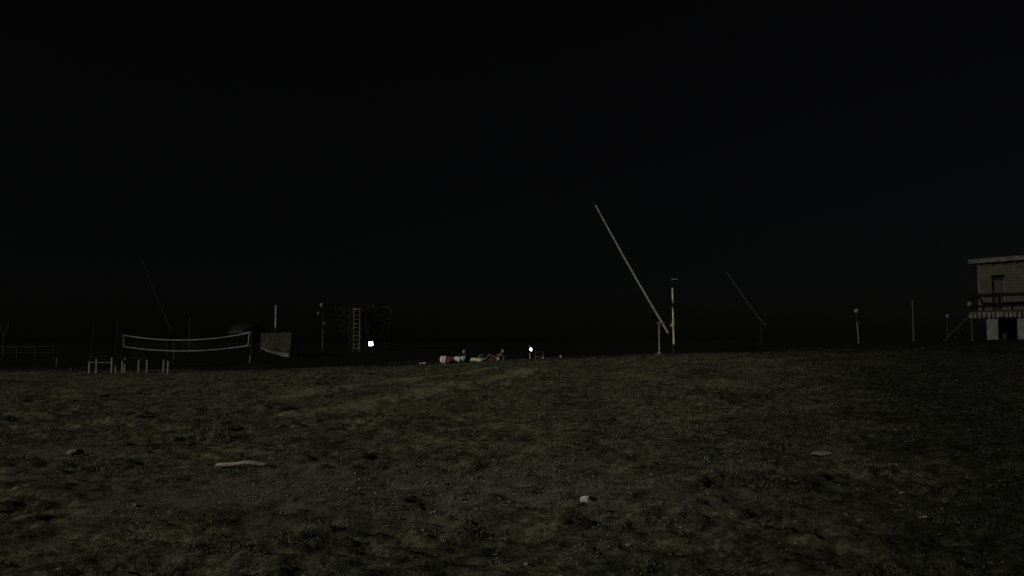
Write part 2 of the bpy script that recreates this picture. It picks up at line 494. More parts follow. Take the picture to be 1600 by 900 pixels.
# ------------------------------------------------------------------ raised booms on pivot posts
def boom(top, foot, d, r, label, m, dpost, base_y=None, extra=True, dim=None):
    a = at(top[0], top[1], d); b = at(foot[0], foot[1], d)
    ax = (a - b).normalized()
    piv = b + ax * (b - a).length * .055
    px = piv.x - .20
    root = thing('raised_boom', (px, d, gz(px, d) - .05), label, 'barrier', 'raised booms')
    n = 14
    pts = [b + (a - b) * i / n + Vector((0, 0, -.10 * math.sin(math.pi * i / n))) for i in range(n + 1)]
    pole = MB().tube(pts, [r * (1.15 - .4 * i / n) for i in range(n + 1)], 12).build('pole', m, root)
    MB().tube([a - ax * .02, a + ax * .22], [r * 1.3, r * 1.2], 10).build('end_cap', M['dark'], pole)
    MB().tube([b + ax * .02, b - ax * .16], [r * 1.35, r * 1.25], 12).build('counterweight', dim or m, pole)
    bz = root.location.z
    top_z = piv.z + .08
    MB().tube([(px, d, bz), (px, d, bz + .12), (px, d, bz + .25), (px, d, top_z)], [.14, .12, .055, .055], 12).build('pivot_post', dim or M['steel'], root)
    MB().box((px - .05, d, bz + .06), (.36, .3, .1), bev=.02).build('base_plate', dim or M['steel'], root)
    MB().box(((px + piv.x) / 2 - .02, d - .02, top_z - .05), (.40, .08, .10), bev=.015).build('bracket', dim or M['steel'], root)
    MB().tube([(piv.x, d - .14, piv.z), (piv.x, d + .14, piv.z)], .04, 10).build('pivot_pin', M['dark'], root)
    return root
boom((930, 319), (1042, 516), 44, .062, 'longest pale pole raised at a slant beside the cream lamp post', M['pole'], 44)
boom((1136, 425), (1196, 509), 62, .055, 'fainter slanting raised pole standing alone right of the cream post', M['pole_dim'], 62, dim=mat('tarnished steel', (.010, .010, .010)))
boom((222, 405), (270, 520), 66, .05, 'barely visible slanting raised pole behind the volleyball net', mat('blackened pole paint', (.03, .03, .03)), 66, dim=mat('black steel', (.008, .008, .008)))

# ------------------------------------------------------------------ lamp posts
def lamp_post(px, base, d, segs, heads, label, group=None, lean=0.0):
    """segs: (y_from, y_to, material, radius); heads: (dx_px, y, radius_px, material)"""
    g = at(px, base, d); z0 = gz(g.x, d) - .05
    root = thing('lamp_post', (g.x, d, z0), label, 'lamp post', group)
    k = d / F
    prev = None
    for (ya, yb, m, r) in segs:
        za = at(px, ya, d).z if ya is not None else z0; zb = at(px, yb, d).z
        MB().tube([(g.x + lean * (za - z0), d, za), (g.x + lean * (zb - z0), d, zb)], [r, r * .92], 12).build('shaft', m, root)
    MB().tube([(g.x, d, z0), (g.x, d, z0 + .12)], [.12, .10], 12).build('base', M['dark'], root)
    for (dx, y, rp, m, kind) in heads:
        q = at(px + dx, y, d); q.x += lean * (q.z - z0)
        if kind == 'globe':
            gl = MB().ball(q, rp * k).build('globe', m, root)
            MB().tube([q - Vector((0, 0, rp * k * 1.25)), q - Vector((0, 0, rp * k * .8))], rp * k * .6, 10).build('collar', M['dark'], gl)
        elif kind == 'head':
            MB().box(q, (.36, .22, .11), bev=.04).build('lamp_head', m, root)
            MB().tube([q + Vector((-.14, 0, -.02)), q + Vector((-.10, 0, -.42))], .03, 8).build('neck', M['dark'], root)
        elif kind == 'arm':
            MB().tube([(g.x, d, q.z - .25), (g.x + (q.x - g.x) * .5, d, q.z - .22), (q.x, d, q.z - .10)], .03, 8).build('arm', M['dark'], root)
            gl = MB().ball(q, rp * k).build('globe', m, root)
        elif kind == 'box':
            MB().box(q, (.30, .26, .36), bev=.03).build('junction_box', m, root)
        elif kind == 'clamp':
            MB().tube([q - Vector((0, 0, .28)), q - Vector((0, 0, .1)), q + Vector((0, 0, .1)), q + Vector((0, 0, .28))], [.07, .10, .10, .07], 12).build('clamp', m, root)
            MB().box(q - Vector((.11, 0, .06)), (.16, .10, .14), bev=.02).build('clamp_bolt', m, root)
    return root
lamp_post(1053.5, 541, 45, [(None, 538, M['dark'], .066), (538, 512, M['post'], .068), (512, 450, M['post'], .062), (450, 441, M['dark'], .035)],
          [(2, 437, 5, M['globe'], 'head'), (-.5, 507, 4, M['yellow'], 'clamp')],
          'upright cream lamp post with yellow clamp and small head, beside the longest slanting pole', lean=-.012)
lamp_post(1342, 530, 50, [(None, 503, mat('worn white shaft paint', (.09, .09, .082)), .05), (503, 490, M['dark'], .04)], [(-1, 486, 3.4, M['globe'], 'globe')],
          'short leaning globe lamp post in the dark field left of the raised cabin', lean=-.05)
lamp_post(1481, 531, 52, [(None, 499, M['dark'], .04)], [(0, 494, 3.4, mat('smoked globe', (.075, .075, .072)), 'globe')],
          'dark post with one dull globe just left of the cabin stairs')
lamp_post(504.5, 549, 78, [(None, 513, mat('grey lamp shaft', (.05, .05, .05)), .09), (513, 482, M['dark'], .07)],
          [(-1, 477, 3.6, mat('dusty globe', (.15, .15, .145)), 'globe'), (-6, 490, 3.4, mat('grimy globe', (.08, .08, .078)), 'arm'), (2.5, 505, 4, mat('grey box paint', (.05, .05, .05)), 'box')],
          'far lamp post with two dull globes left of the ladder')

# ------------------------------------------------------------------ plain posts
def plain_post(px, yt, yb, d, r, m, label, group=None, cap=True, name='post', vis=None):
    g = at(px, yb, d); z0 = gz(g.x, d) - .06; zt = at(px, yt, d).z
    root = thing(name, (g.x, d, z0), label, 'post', group)
    zb = at(px, vis, d).z if vis else z0
    if vis: MB().tube([(g.x, d, z0), (g.x, d, zb)], [r * 1.05, r], 12).build('dark_base', M['dark'], root)
    MB().tube([(g.x, d, zb), (g.x, d, zt)], [r, r * .95], 12).build('shaft', m, root)
    if cap: MB().tube([(g.x, d, zt), (g.x, d, zt + r * .6), (g.x, d, zt + r)], [r * 1.15, r * 1.1, r * .4], 12).build('cap', m, root)
    return root
plain_post(1428, 471, 528, 50, .06, mat('grey post paint', (.04, .04, .039)), 'plain grey post standing between the globe lamps left of the cabin')
plain_post(430.5, 479, 552, 68, .11, mat('pale mast paint', (.22, .22, .18)), 'pale thick mast rising behind the olive canvas awning', vis=512)
plain_post(296, 497, 556, 70, .07, mat('dim post paint', (.03, .03, .03)), 'faint thin post behind the middle of the volleyball net')
plain_post(272, 536, 566, 56, .055, mat('grey blue post paint', (.045, .045, .055)), 'short grey post seen under the sagging volleyball net')
plain_post(88.5, 559, 576, 50, .045, mat('old stake', (.085, .085, .08)), 'short grey stake left of the white legged benches')
# small pale marker at the right of the lit lantern
g = at(876, 562, 47); z0 = gz(g.x, 47) - .03
root = thing('marker_stake', (g.x, 47, z0), 'small pale capped stake on the crest right of the lit lantern', 'stake')
zt = at(876, 558, 47).z
MB().tube([(g.x, 47, z0), (g.x + .01, 47, zt)], .02, 8).build('shaft', M['dark'], root)
MB().ball((g.x + .01, 47, zt + .03), .075, 10, 7, (.75, .75, 1.1)).build('cap', M['cloth_white'], root)

# inverted L pole beside the floodlight
d = 78; g = at(611, 548, d); z0 = gz(g.x, d) - .05; zt = at(611, 480, d).z; dimm = mat('dull bent pipe', (.026, .026, .027))
root = thing('bent_pole', (g.x, d, z0), 'faint bent pole with an arm turned left, right of the ladder', 'pole')
MB().tube([(g.x, d, z0), (g.x, d, zt - .3), (g.x - .04, d, zt - .1), (g.x - .18, d, zt)], .07, 10).build('shaft', dimm, root)
MB().tube([(g.x - .18, d, zt), (g.x - .95, d, zt - .02)], [.07, .06], 10).build('arm', dimm, root)

# ------------------------------------------------------------------ ladder stand
d = 72; g = at(557, 548, d); z0 = gz(g.x, d) - .05
root = thing('ladder_stand', (g.x, d, z0), 'tall pale ladder stand beside the lit floodlight', 'ladder')
zt = at(557, 484, d).z; hw = .27; lm = mat('dusty pale ladder paint', (.115, .115, .082), .8, .35, 1.5)
for s in (-1, 1):
    MB().box((g.x + s * hw, d, (z0 + zt) / 2), (.09, .06, zt - z0), bev=.01).build('rail', lm, root)
z = z0 + .35
while z < zt - .25:
    MB().tube([(g.x - hw, d, z), (g.x + hw, d, z)], .032, 8).build('rung', lm, root); z += .37
MB().box((g.x, d, zt + .05), (.74, .20, .16), bev=.02).build('head_board', lm, root)
MB().box((g.x + .1, d + .7, zt - .32), (1.7, 1.2, .09), bev=.01).build('platform', M['darkwood'], root)
for sx in (-.65, .85):
    for sy in (.2, 1.2):
        MB().tube([(g.x + sx, d + sy, z0), (g.x + sx, d + sy, zt + .55)], .06, 8).build('leg', M['darkwood'], root)
for zz in (zt + .05, zt + .5):
    MB().tube([(g.x - .65, d + 1.2, zz), (g.x + .85, d + 1.2, zz)], .04, 8).build('guard_rail', M['darkwood'], root)
for a, b_ in ((-.65, .85), (.85, -.65)):
    MB().tube([(g.x + a, d + 1.2, z0 + .3), (g.x + b_, d + 1.2, zt - .5)], .035, 8).build('brace', M['darkwood'], root)

# tree behind the ladder stand
def leafy(name, cx, cy, z0, zt, wid, n, label, seed, m_leaf):
    r = random.Random(seed)
    root = thing(name, (cx, cy, z0), label, 'tree')
    hgt = zt - z0; tk = MB()
    tk.tube([(cx, cy, z0), (cx + .06, cy, z0 + hgt * .25), (cx - .03, cy, z0 + hgt * .5), (cx + .05, cy, z0 + hgt * .8)], [.15, .12, .09, .03], 9)
    ends = []
    for k in range(9):
        t = .3 + .06 * k; a = k * 2.4; ln = wid * (.30 + .14 * r.random())
        p0 = Vector((cx, cy, z0 + hgt * t)); p2 = p0 + Vector((math.cos(a) * ln, math.sin(a) * ln, hgt * .16)); p1 = p0.lerp(p2, .5) + Vector((0, 0, -.05))
        tk.tube([p0, p1, p2], [.06, .04, .012], 6); ends += [p1, p2]
    ends += [Vector((cx, cy, z0 + hgt * .85)), Vector((cx + wid * .1, cy, z0 + hgt * .92)), Vector((cx - wid * .15, cy, z0 + hgt * .8))]
    tk.build('trunk', M['bark_dark'], root)
    rg = np.random.default_rng(seed); e = np.array([tuple(v) for v in ends]); c_ = e[rg.integers(0, len(e), n)] + rg.normal(0, 1, (n, 3)) * (wid * .10, wid * .10, hgt * .055)
    a = rg.normal(0, 1, (n, 3)); a /= np.linalg.norm(a, axis=1)[:, None]; b_ = np.cross(a, rg.normal(0, 1, (n, 3))); b_ /= np.linalg.norm(b_, axis=1)[:, None]
    l = rg.uniform(.05, .11, (n, 1))
    co = np.stack([c_ - a * l, c_ + b_ * l * .5, c_ + a * l, c_ - b_ * l * .5], 1).reshape(-1, 3) - np.array((cx, cy, z0)); q = np.arange(n) * 4
    me = np_mesh('crown', co, np.stack([q, q + 1, q + 2, q + 3], -1), 4); me.materials.append(m_leaf)
    o = bpy.data.objects.new('crown', me); C.objects.link(o); o.parent = root
    return root
M['bark_dark'] = mat('dark bark', (.02, .018, .015), .95, .3, 12, .4)
q = at(558, 548, 76)
leafy('leafy_tree', q.x + .1, 76, gz(q.x, 76) - .1, at(558, 479, 76).z, 4.6, 5200, 'dim leafy tree standing behind the ladder stand', 3, mat('dim leaves', (.024, .026, .015), .9, .5, 2))

# ------------------------------------------------------------------ floodlight (lit)
d = 70; q = at(579.5, 537, d); z0 = gz(q.x, d) - .05
root = thing('floodlight', (q.x, d, z0), 'lit white floodlight low on a stand, right of the ladder', 'floodlight')
k = d / F
MB().tube([(q.x + .12, d + .14, z0), (q.x + .12, d + .14, q.z + .3)], .035, 8).build('stand', M['dark'], root)
MB().tube([(q.x - .15, d + .14, z0 + .06), (q.x + .40, d + .14, z0 + .06)], .04, 8).build('foot', M['dark'], root)
ho = MB().box((q.x, d + .06, q.z), (.44, .14, .42), bev=.03).build('housing', M['dark'], root)
R = Matrix.Rotation(math.radians(-8), 3, 'Y')
MB().box((q.x, d - .02, q.z), (.34, .03, .34), bev=.10, M4=R).build('lens', M['lamp'], root)
MB().box((q.x, d - .12, q.z + .225), (.44, .26, .025)).build('visor', M['dark'], root)

# ------------------------------------------------------------------ lit lantern on a stake, beside the folding stool
d = 46; q = at(829.5, 546, d); z0 = gz(q.x, d) - .05; k = d / F
root = thing('lantern', (q.x, d, z0), 'small lit white lantern on a thin pale stake at the crest', 'lantern')
MB().tube([(q.x - .05, d, z0), (q.x - .05, d, q.z - .16)], .032, 8).build('stake', M['white'], root)
MB().tube([(q.x - .05, d, q.z - .20), (q.x - .04, d, q.z - .12), (q.x, d, q.z - .11)], [.07, .05, .09], 10).build('base', M['dark'], root)
MB().ball(q, .065, 12, 9, (.9, .9, 1.4)).build('bulb', M['lamp'], root)
MB().tube([(q.x, d, q.z + .11), (q.x, d, q.z + .15), (q.x, d, q.z + .18)], [.09, .08, .02], 10).build('cap', M['dark'], root)
MB().tube([(q.x - .09, d, q.z + .12), (q.x - .10, d, q.z + .20), (q.x - .06, d, q.z + .24)], .012, 6).build('handle', M['white'], root)

d = 46.3; q = at(843, 565, d); z0 = gz(q.x, d) - .02; zt = at(843, 550, d).z
root = thing('folding_stool', (q.x, d, z0), 'dark folding stool with reddish seat beside the lit lantern', 'stool')
MB().box((q.x, d, zt), (.50, .38, .035), bev=.012).build('seat', M['cloth_red'], root)
for s in (-1, 1):
    for t in (-1, 1):
        MB().tube([(q.x + s * .23, d + t * .16, z0), (q.x - s * .20 * .9, d + t * .16, zt - .02)] if False else [(q.x + s * .24, d + t * .17, z0), (q.x + s * .22, d + t * .15, zt - .02)], .015, 8).build('leg', M['steel'], root)
for t in (-1, 1):
    MB().tube([(q.x - .23, d + t * .165, z0 + .14), (q.x + .23, d + t * .165, z0 + .14)], .012, 8).build('stretcher', M['steel'], root)
c = at(849, 565, 45.9); c.z = gz(c.x, c.y)
mb = rock((c.x, c.y, c.z), (.09, .07, .05), 61); solo('cloth_scrap', mb, M['cloth_white'], c, 'small white cloth scrap at the foot of the folding stool', 'cloth')
for i, (px, py, sz, lb) in enumerate(((657, 568, (.07, .06, .05), 'smaller left one of two pale scraps on the grass left of the group'),
                                    (663, 571, (.13, .08, .045), 'larger right one of two pale scraps on the grass left of the group'))):
    c = at(px, py, 44); c.z = gz(c.x, c.y) + .05
    solo('cloth_scrap', rock((c.x, c.y, c.z), sz, 70 + i), M['cloth_white'], c, lb, 'cloth')
c = at(112, 572, 47); c.z = gz(c.x, c.y) + .04
solo('cloth_scrap', rock((c.x, c.y, c.z), (.10, .08, .07), 77), M['hem'], c, 'grey scrap on the ground left of the white legged benches', 'cloth')

# ------------------------------------------------------------------ volleyball net
dn = 53.0; kk = dn / F
xl = at(192, 570, dn).x; xr = at(391, 570, dn).x
zl = gz(xl, dn) - .06; zr = gz(xr, dn) - .06
root = thing('volleyball_net', ((xl + xr) / 2, dn, (zl + zr) / 2), 'wide sagging volleyball net with pale tapes between two posts', 'net')
n = 40
def yline(t, a, mid, b):            # pixel sag curve
    return a * (1 - t) + b * t + (mid - (a + b) / 2) * 4 * t * (1 - t)
top = []; bot = []
for i in range(n + 1):
    t = i / n; px = 194 + (390 - 194) * t
    top.append(at(px, yline(t, 524, 531.5, 520), dn)); bot.append(at(px - 2 * t, yline(t, 542, 548.5, 540), dn))
MB().tube(top, .036, 8).build('top_tape', M['cord'], root)
MB().tube(bot, .034, 8).build('bottom_tape', M['cord'], root)
MB().tube([top[0], bot[0]], .05, 8).build('side_tape', mat('dim side tape', (.16, .16, .145)), root)
MB().tube([top[-1], bot[-1]], .045, 8).build('side_tape', M['cord'], root)
nm = MB()
for j in range(1, 6):
    nm.tube([top[i].lerp(bot[i], j / 6) for i in range(0, n + 1, 4)], .004, 4, False)
for i in range(1, 80):
    a = i / 80 * n; i0 = int(a); f = a - i0; i1 = min(i0 + 1, n)
    nm.tube([top[i0].lerp(top[i1], f), bot[i0].lerp(bot[i1], f)], .004, 4, False)
nmo = nm.build('netting', M['net'], root); nmo['kind'] = 'stuff'
for (x, z0, sgn) in ((xl - .12, zl, -1), (xr + .1, zr, 1)):
    xb = x - .18 * (1 if sgn > 0 else 0); zt = at(0, 517, dn).z
    zm = at(0, 555, dn).z
    ps = MB().tube([(x - .12 * sgn, dn, z0), (x - .09 * sgn, dn, zm)], .05, 10).build('post', mat('painted post foot', (.17, .17, .15)) if sgn > 0 else M['dark'], root)
    MB().tube([(x - .09 * sgn, dn, zm), (x, dn, zt)], .042, 10).build('sleeve', M['dark'], ps)
for e, x, s in ((top[0], xl - .12, 0), (bot[0], xl - .11, 0), (top[-1], xr + .1, 1), (bot[-1], xr + .05, 1)):
    MB().tube([e, (x, dn, e.z + .02)], .012, 6).build('tie_cord', M['cord'], root)

# ------------------------------------------------------------------ tables and benches with pale legs
def legged(name, label, cat, legs, d, top_y, thick, rails, group=None):
    """legs: (px, y_top, y_bottom, depth offset)"""
    P = []
    for (px, yt, yb, dd) in legs:
        g = at(px, yb, d + dd); z0 = gz(g.x, d + dd) - .03
        P.append((g.x, d + dd, z0, at(px, yt, d + dd).z))
    cx = sum(p[0] for p in P) / len(P); cy = sum(p[1] for p in P) / len(P); z0 = min(p[2] for p in P)
    root = thing(name, (cx, cy, z0), label, cat, group)
    for (x, y, z, zt) in P:
        MB().box((x, y, (z + zt) / 2), (.075, .075, zt - z), bev=.012).build('leg', M['legs'], root)
    zt = max(p[3] for p in P)
    x0 = min(p[0] for p in P) - .08; x1 = max(p[0] for p in P) + .08; y0 = min(p[1] for p in P) - .08; y1 = max(p[1] for p in P) + .08
    nb = 3; bw = (y1 - y0) / nb
    for i in range(nb):
        MB().box(((x0 + x1) / 2, y0 + bw * (i + .5), zt + thick / 2 + .002), (x1 - x0, bw - .015, thick), bev=.008).build('plank', M['darkwood'], root)
    for (pa, pb, y) in rails:
        a = at(pa, y, d); b = at(pb, y, d)
        MB().tube([a, b], .024, 8).build('rail', M['steel'], root)
    return root
legged('bench', 'leftmost pale legged bench with two rails under the tall dark frame', 'bench',
       [(139.5, 564, 580, -.2), (150.5, 560, 579, .25), (174.5, 558, 580, -.2), (181, 560, 578, .3)], 41.5, 557, .04, [(151, 174, 557.5), (140, 174, 566.5)])
legged('table', 'pale legged dark topped table under the left end of the volleyball net', 'table',
       [(191, 564, 581, -.3), (195, 559, 577, .3), (216.5, 562, 583, -.3), (229.5, 561, 581, -.22)], 41.4, 558, .05, [])
legged('bench', 'short bench with two close pale legs right of the dark topped table', 'bench',
       [(255.5, 562, 581, -.15), (262, 564, 580, .2), (247, 563, 580, .2)] if False else [(255.5, 562, 581, -.15), (262.5, 563, 580, .15)], 39.6, 562, .04, [])

# tall dark frame behind the benches
d = 49; a = at(143.5, 576, d); b = at(181, 576, d); z0 = gz(a.x, d) - .05; zt = at(143, 501, d).z
fm = mat('dim frame paint', (.019, .019, .018))
root = thing('goal_frame', ((a.x + b.x) / 2, d, z0), 'tall narrow dark frame with thin uprights behind the leftmost bench', 'frame')
MB().tube([(a.x - .05, d, z0), (a.x + .05, d, zt)], .04, 8).build('upright', fm, root)
MB().tube([(b.x - .05, d, z0), (b.x + .05, d, zt)], .04, 8).build('upright', fm, root)
MB().tube([(a.x + .05, d, zt), (b.x + .05, d, zt)], .04, 8).build('crossbar', M['black'], root)
MB().tube([(a.x, d + .9, z0), (a.x + .05, d, zt - .1)], .03, 8).build('stay', M['dark'], root)
MB().tube([(b.x, d + .9, z0), (b.x + .05, d, zt - .1)], .03, 8).build('stay', M['dark'], root)

# ------------------------------------------------------------------ olive canvas awning and thatched hut
d = 60
tl = at(404, 521, d); tr = at(459, 520, d)
root = thing('awning', ((tl.x + tr.x) / 2, d, gz(tl.x, d) - .05), 'olive canvas awning with a pale slanting hem right of the hut', 'awning')
cv = MB(); hm = MB(); n = 14; m_ = 8; vs = []; hv = []
for i in range(n + 1):
    t = i / n
    top_ = at(404 + 55 * t, 521 - t, d); top_.y = d + .6 - .9 * t
    hb = 542 + 9.5 * t ** .8 + .9 * math.sin(3 * t); ht = 2.2 + 5.5 * t
    bq = at(405 + 51 * t, hb, d); bq.y = d + .6 - .9 * t - .15
    for j in range(m_ + 1):
        s = j / m_; q = top_.lerp(bq, s); q.y += .10 * math.sin(9 * t + 2 * s) * s; vs.append(q)
    e = at(405 + 51 * t, hb + ht, d); e.y = d + .6 - .9 * t - .30
    for j in range(4):
        q = vs[-1 if j == 0 else -1] if False else bq.lerp(e, j / 3); q.y += .10 * math.sin(9 * t + 2) + (-.04 if j else -.01); hv.append(q)
cv.add(vs, [(i * (m_ + 1) + j, i * (m_ + 1) + j + 1, (i + 1) * (m_ + 1) + j + 1, (i + 1) * (m_ + 1) + j) for i in range(n) for j in range(m_)])
hm.add(hv, [(i * 4 + j, i * 4 + j + 1, (i + 1) * 4 + j + 1, (i + 1) * 4 + j) for i in range(n) for j in range(3)])
for mbx, nm_, mm in ((cv, 'canvas', M['olive']), (hm, 'hem', M['hem'])):
    o = mbx.build(nm_, mm, root); so_ = o.modifiers.new('thickness', 'SOLIDIFY'); so_.thickness = .015
MB().tube([tl + Vector((-.05, .63, .02)), Vector((tr.x + .05, d - .27, tr.z + .02))], .03, 8).build('top_bar', M['darkwood'], root)
for x, y in ((tl.x - .02, d + .66), (tr.x + .02, d - .24)):
    MB().tube([(x, y, gz(x, y) - .06), (x, y, tl.z + .04)], .04, 8).build('pole', M['darkwood'], root)
MB().tube([(tl.x, d + 1.9, gz(tl.x, d + 1.9) - .05), (tl.x, d + .66, tl.z)], .03, 8).build('stay', M['darkwood'], root)
MB().tube([(tr.x, d + 1.6, gz(tr.x, d + 1.6) - .05), (tr.x, d - .24, tr.z)], .03, 8).build('stay', M['darkwood'], root)

d = 64; a = at(358, 519, d); b = at(397, 518, d); cx = (a.x + b.x) / 2; z0 = gz(cx, d) - .05; ze = a.z
root = thing('thatched_hut', (cx, d, z0), 'small open hut with rounded dark thatch and pale eave behind the net', 'hut')
hw = (b.x - a.x) / 2; rv = MB(); vs = []; nseg = 20; lay = 8
for j in range(lay + 1):
    s = j / lay; rr = math.cos(s * math.pi / 2 * .93); zz = ze + .06 + .62 * math.sin(s * math.pi / 2)
    for k in range(nseg):
        t = 2 * math.pi * k / nseg; jt = 1 + random.uniform(-.06, .06)
        vs.append((cx + .1 + math.cos(t) * (hw + .30) * rr * jt, d + 1.0 + math.sin(t) * 1.3 * rr * jt, zz + random.uniform(-.04, .04)))
fs = [(j * nseg + k, j * nseg + (k + 1) % nseg, (j + 1) * nseg + (k + 1) % nseg, (j + 1) * nseg + k) for j in range(lay) for k in range(nseg)]
fs += [tuple(range(lay * nseg, (lay + 1) * nseg)), tuple(reversed(range(nseg)))]
rv.add(vs, fs); th = rv.build('roof', M['thatch'], root)
ev = MB(); ne = 13
for i in range(ne):
    x = a.x + (b.x - a.x) * (i + .5) / ne
    MB().box((x, d - .36, ze - .01 + random.uniform(-.02, .03)), (2 * hw / ne * .9, .07, .10 + random.uniform(0, .04)), bev=.01).build('eave_board', M['hem'], th)
for sx in (-1, 1):
    for dy in (0, 1.9):
        MB().tube([(cx + sx * hw * .92, d + dy, z0), (cx + sx * hw * .92, d + dy, ze + .1)], .06, 8).build('post', M['darkwood'], root)

# ------------------------------------------------------------------ rail fence and forked sapling, far left
d = 58; a = at(-60, 542, d); b = at(84, 541.5, d)
root = thing('rail_fence', (a.x, d, gz(a.x, d) - .05), 'low dim rail fence at the far left edge of the field', 'fence')
fmn = mat('grey fence wood', (.026, .026, .024), .9, .3, 6)
MB().tube([a, a.lerp(b, .5) - Vector((0, 0, .02)), b], .035, 8).build('rail', fmn, root)
MB().tube([a - Vector((0, 0, .42)), b - Vector((0, 0, .44))], .03, 8).build('rail', M['darkwood'], root)
for i in range(6):
    q = a.lerp(b, i / 5); MB().box((q.x, d + .06, (gz(q.x, d) - .06 + q.z + .06) / 2), (.08, .07, q.z + .12 - gz(q.x, d)), bev=.01).build('post', M['darkwood'], root)

d = 60; q = at(6, 545, d); z0 = gz(q.x, d) - .08
root = thing('bare_sapling', (q.x, d, z0), 'bare forked sapling with pale twigs at the left edge', 'tree')
bk = mat('pale sapling bark', (.05, .05, .048), .9, .3, 9)
f0 = at(6, 524, d); t1_ = at(0, 502, d); t2_ = at(15, 501, d)
MB().tube([(q.x + .04, d, z0), (q.x - .02, d, (z0 + f0.z) / 2), f0], [.075, .06, .05], 8).build('trunk', bk, root)
cr = MB()
for tip, bend in ((t1_, -.05), (t2_, .04)):
    md = f0.lerp(tip, .5) + Vector((bend, 0, -.05))
    cr.tube([f0 - Vector((0, 0, .05)), md, tip], [.045, .032, .012], 7)
    for s in range(5):
        st = f0.lerp(tip, .3 + .14 * s); cr.tube([st, st + Vector((random.uniform(-.22, .22), random.uniform(-.2, .2), random.uniform(.12, .4)))], [.014, .004], 5)
cr.build('crown', bk, root)

# ------------------------------------------------------------------ raised cabin on pillars
d0 = 45.0
o = at(1517, 530, d0)
U = Vector((.62, -.785, 0)).normalized(); V = Vector((-U.y, U.x, 0))      # along the front, into the cabin
rzb = math.atan2(U.y, U.x)
base = Vector((o.x, o.y, gz(o.x, o.y) - .1))
root = thing('raised_cabin', base, 'olive cabin on pale pillars with railed deck and stairs at right edge', 'building')
def bp(u, v, z): return Vector((o.x, o.y, 0)) + U * u + V * v + Vector((0, 0, z))
def bbox(name, u0, u1, v0, v1, z0, z1, m, parent=root, bev=.01):
    c = (bp(u0, v0, z0) + bp(u1, v1, z1)) / 2
    return MB().box(c, (u1 - u0, v1 - v0, z1 - z0), rzb, bev).build(name, m, parent)
zd = at(1517, 486, d0).z              # deck level
zs = at(1517, 497, d0).z              # underside of the skirt
WL = 7.5
v_f = 1.25; u_f = .04
zroof = at(1520, 411, d0 + .5).z
deck = None
nb = 9
for i in range(nb):
    bbox('deck_board', -.02, WL, .06 + i * .155, .06 + i * .155 + .148, zd - .04, zd, M['darkwood'], bev=.005)
bbox('edge_beam', 0, WL, .05, .17, zs + .06, zd - .045, M['darkwood'])
i = 0; u = -.03
while u < WL:
    wd = .15 + random.uniform(-.02, .03)
    bbox('skirt_board', u, u + wd, -.005, .035, zs + random.uniform(-.02, .02), zd - .10 + random.uniform(-.02, .02), M['skirt'], bev=.008); u += .235 + random.uniform(-.03, .03)
# walls made of boards, round a door opening
du0, du1 = .70, 1.36; zdoor = at(1560, 433, d0 - .3).z
nbd = 15; zz = zd + .002; bh = (zroof - zd) / nbd
for i in range(nbd):
    z_a = zz + i * bh; z_b = z_a + bh - .004
    if z_a < zdoor:
        bbox('wall_board', u_f, du0, v_f, v_f + .05, z_a, z_b, M['wall'], bev=.006)
        bbox('wall_board', du1, WL, v_f, v_f + .05, z_a, z_b, M['wall'], bev=.006)
    else:
        bbox('wall_board', u_f, WL, v_f, v_f + .05, z_a, z_b, M['wall'], bev=.006)
bbox('corner_post', u_f - .05, u_f + .03, v_f - .02, v_f + .09, zd, zroof - .01, M['fascia'])
bbox('side_wall', u_f + .005, u_f + .06, v_f + .092, v_f + 4.0, zd, zroof, M['wall'])
bbox('back_wall', u_f + .06, WL, v_f + 3.9, v_f + 4.0, zd, zroof, M['wall'])
bbox('floor', u_f + .06, WL, v_f + .06, v_f + 3.9, zd - .10, zd - .02, M['darkwood'])
dr = bbox('door', du0 + .06, du1 - .06, v_f + .10, v_f + .15, zd + .01, zdoor - .02, M['door'])
bbox('door_panel', du0 + .16, du1 - .16, v_f + .085, v_f + .098, zd + 1.05, zdoor - .25, mat('grey door pane', (.018, .018, .017), .3), dr)
bbox('door_panel', du0 + .16, du1 - .16, v_f + .085, v_f + .098, zd + .18, zd + .85, M['door'], dr)
MB().tube([bp(du0 + .13, v_f + .10, zd + .98), bp(du0 + .13, v_f + .05, zd + .98), bp(du0 + .24, v_f + .05, zd + .98)], .014, 8).build('handle', M['steel'], dr)
fr = bbox('door_frame', du0 - .0, du0 + .055, v_f - .03, v_f + .12, zd, zdoor, M['darkwood'])
bbox('door_frame', du1 - .055, du1, v_f - .03, v_f + .12, zd, zdoor, M['fascia'])
bbox('door_frame', du0 + .056, du1 - .056, v_f - .028, v_f + .12, zdoor - .06, zdoor, M['darkwood'])
# plinth strip along the wall
bbox('plinth_board', u_f + .04, du0 - .01, v_f - .035, v_f - .002, zd + .27, zd + .42, M['skirt'])
bbox('plinth_board', du1 + .01, WL, v_f - .035, v_f - .002, zd + .27, zd + .42, M['skirt'])
# roof
rf = bbox('roof', -.36, WL + .3, 1.03, v_f + 4.4, zroof + .02, zroof + .20, M['roof'], bev=.02)
bbox('fascia', -.39, WL + .3, .98, 1.027, zroof - .005, zroof + .245, M['fascia'], rf, bev=.01)
bbox('fascia', -.39, -.362, 1.03, v_f + 4.4, zroof - .003, zroof + .243, M['fascia'], rf, bev=.01)
i = 0; u = .15
while u < WL:
    bbox('rafter_end', u, u + .07, 1.04, v_f - .005, zroof - .09, zroof + .015, M['darkwood'], rf, bev=.005); u += .6
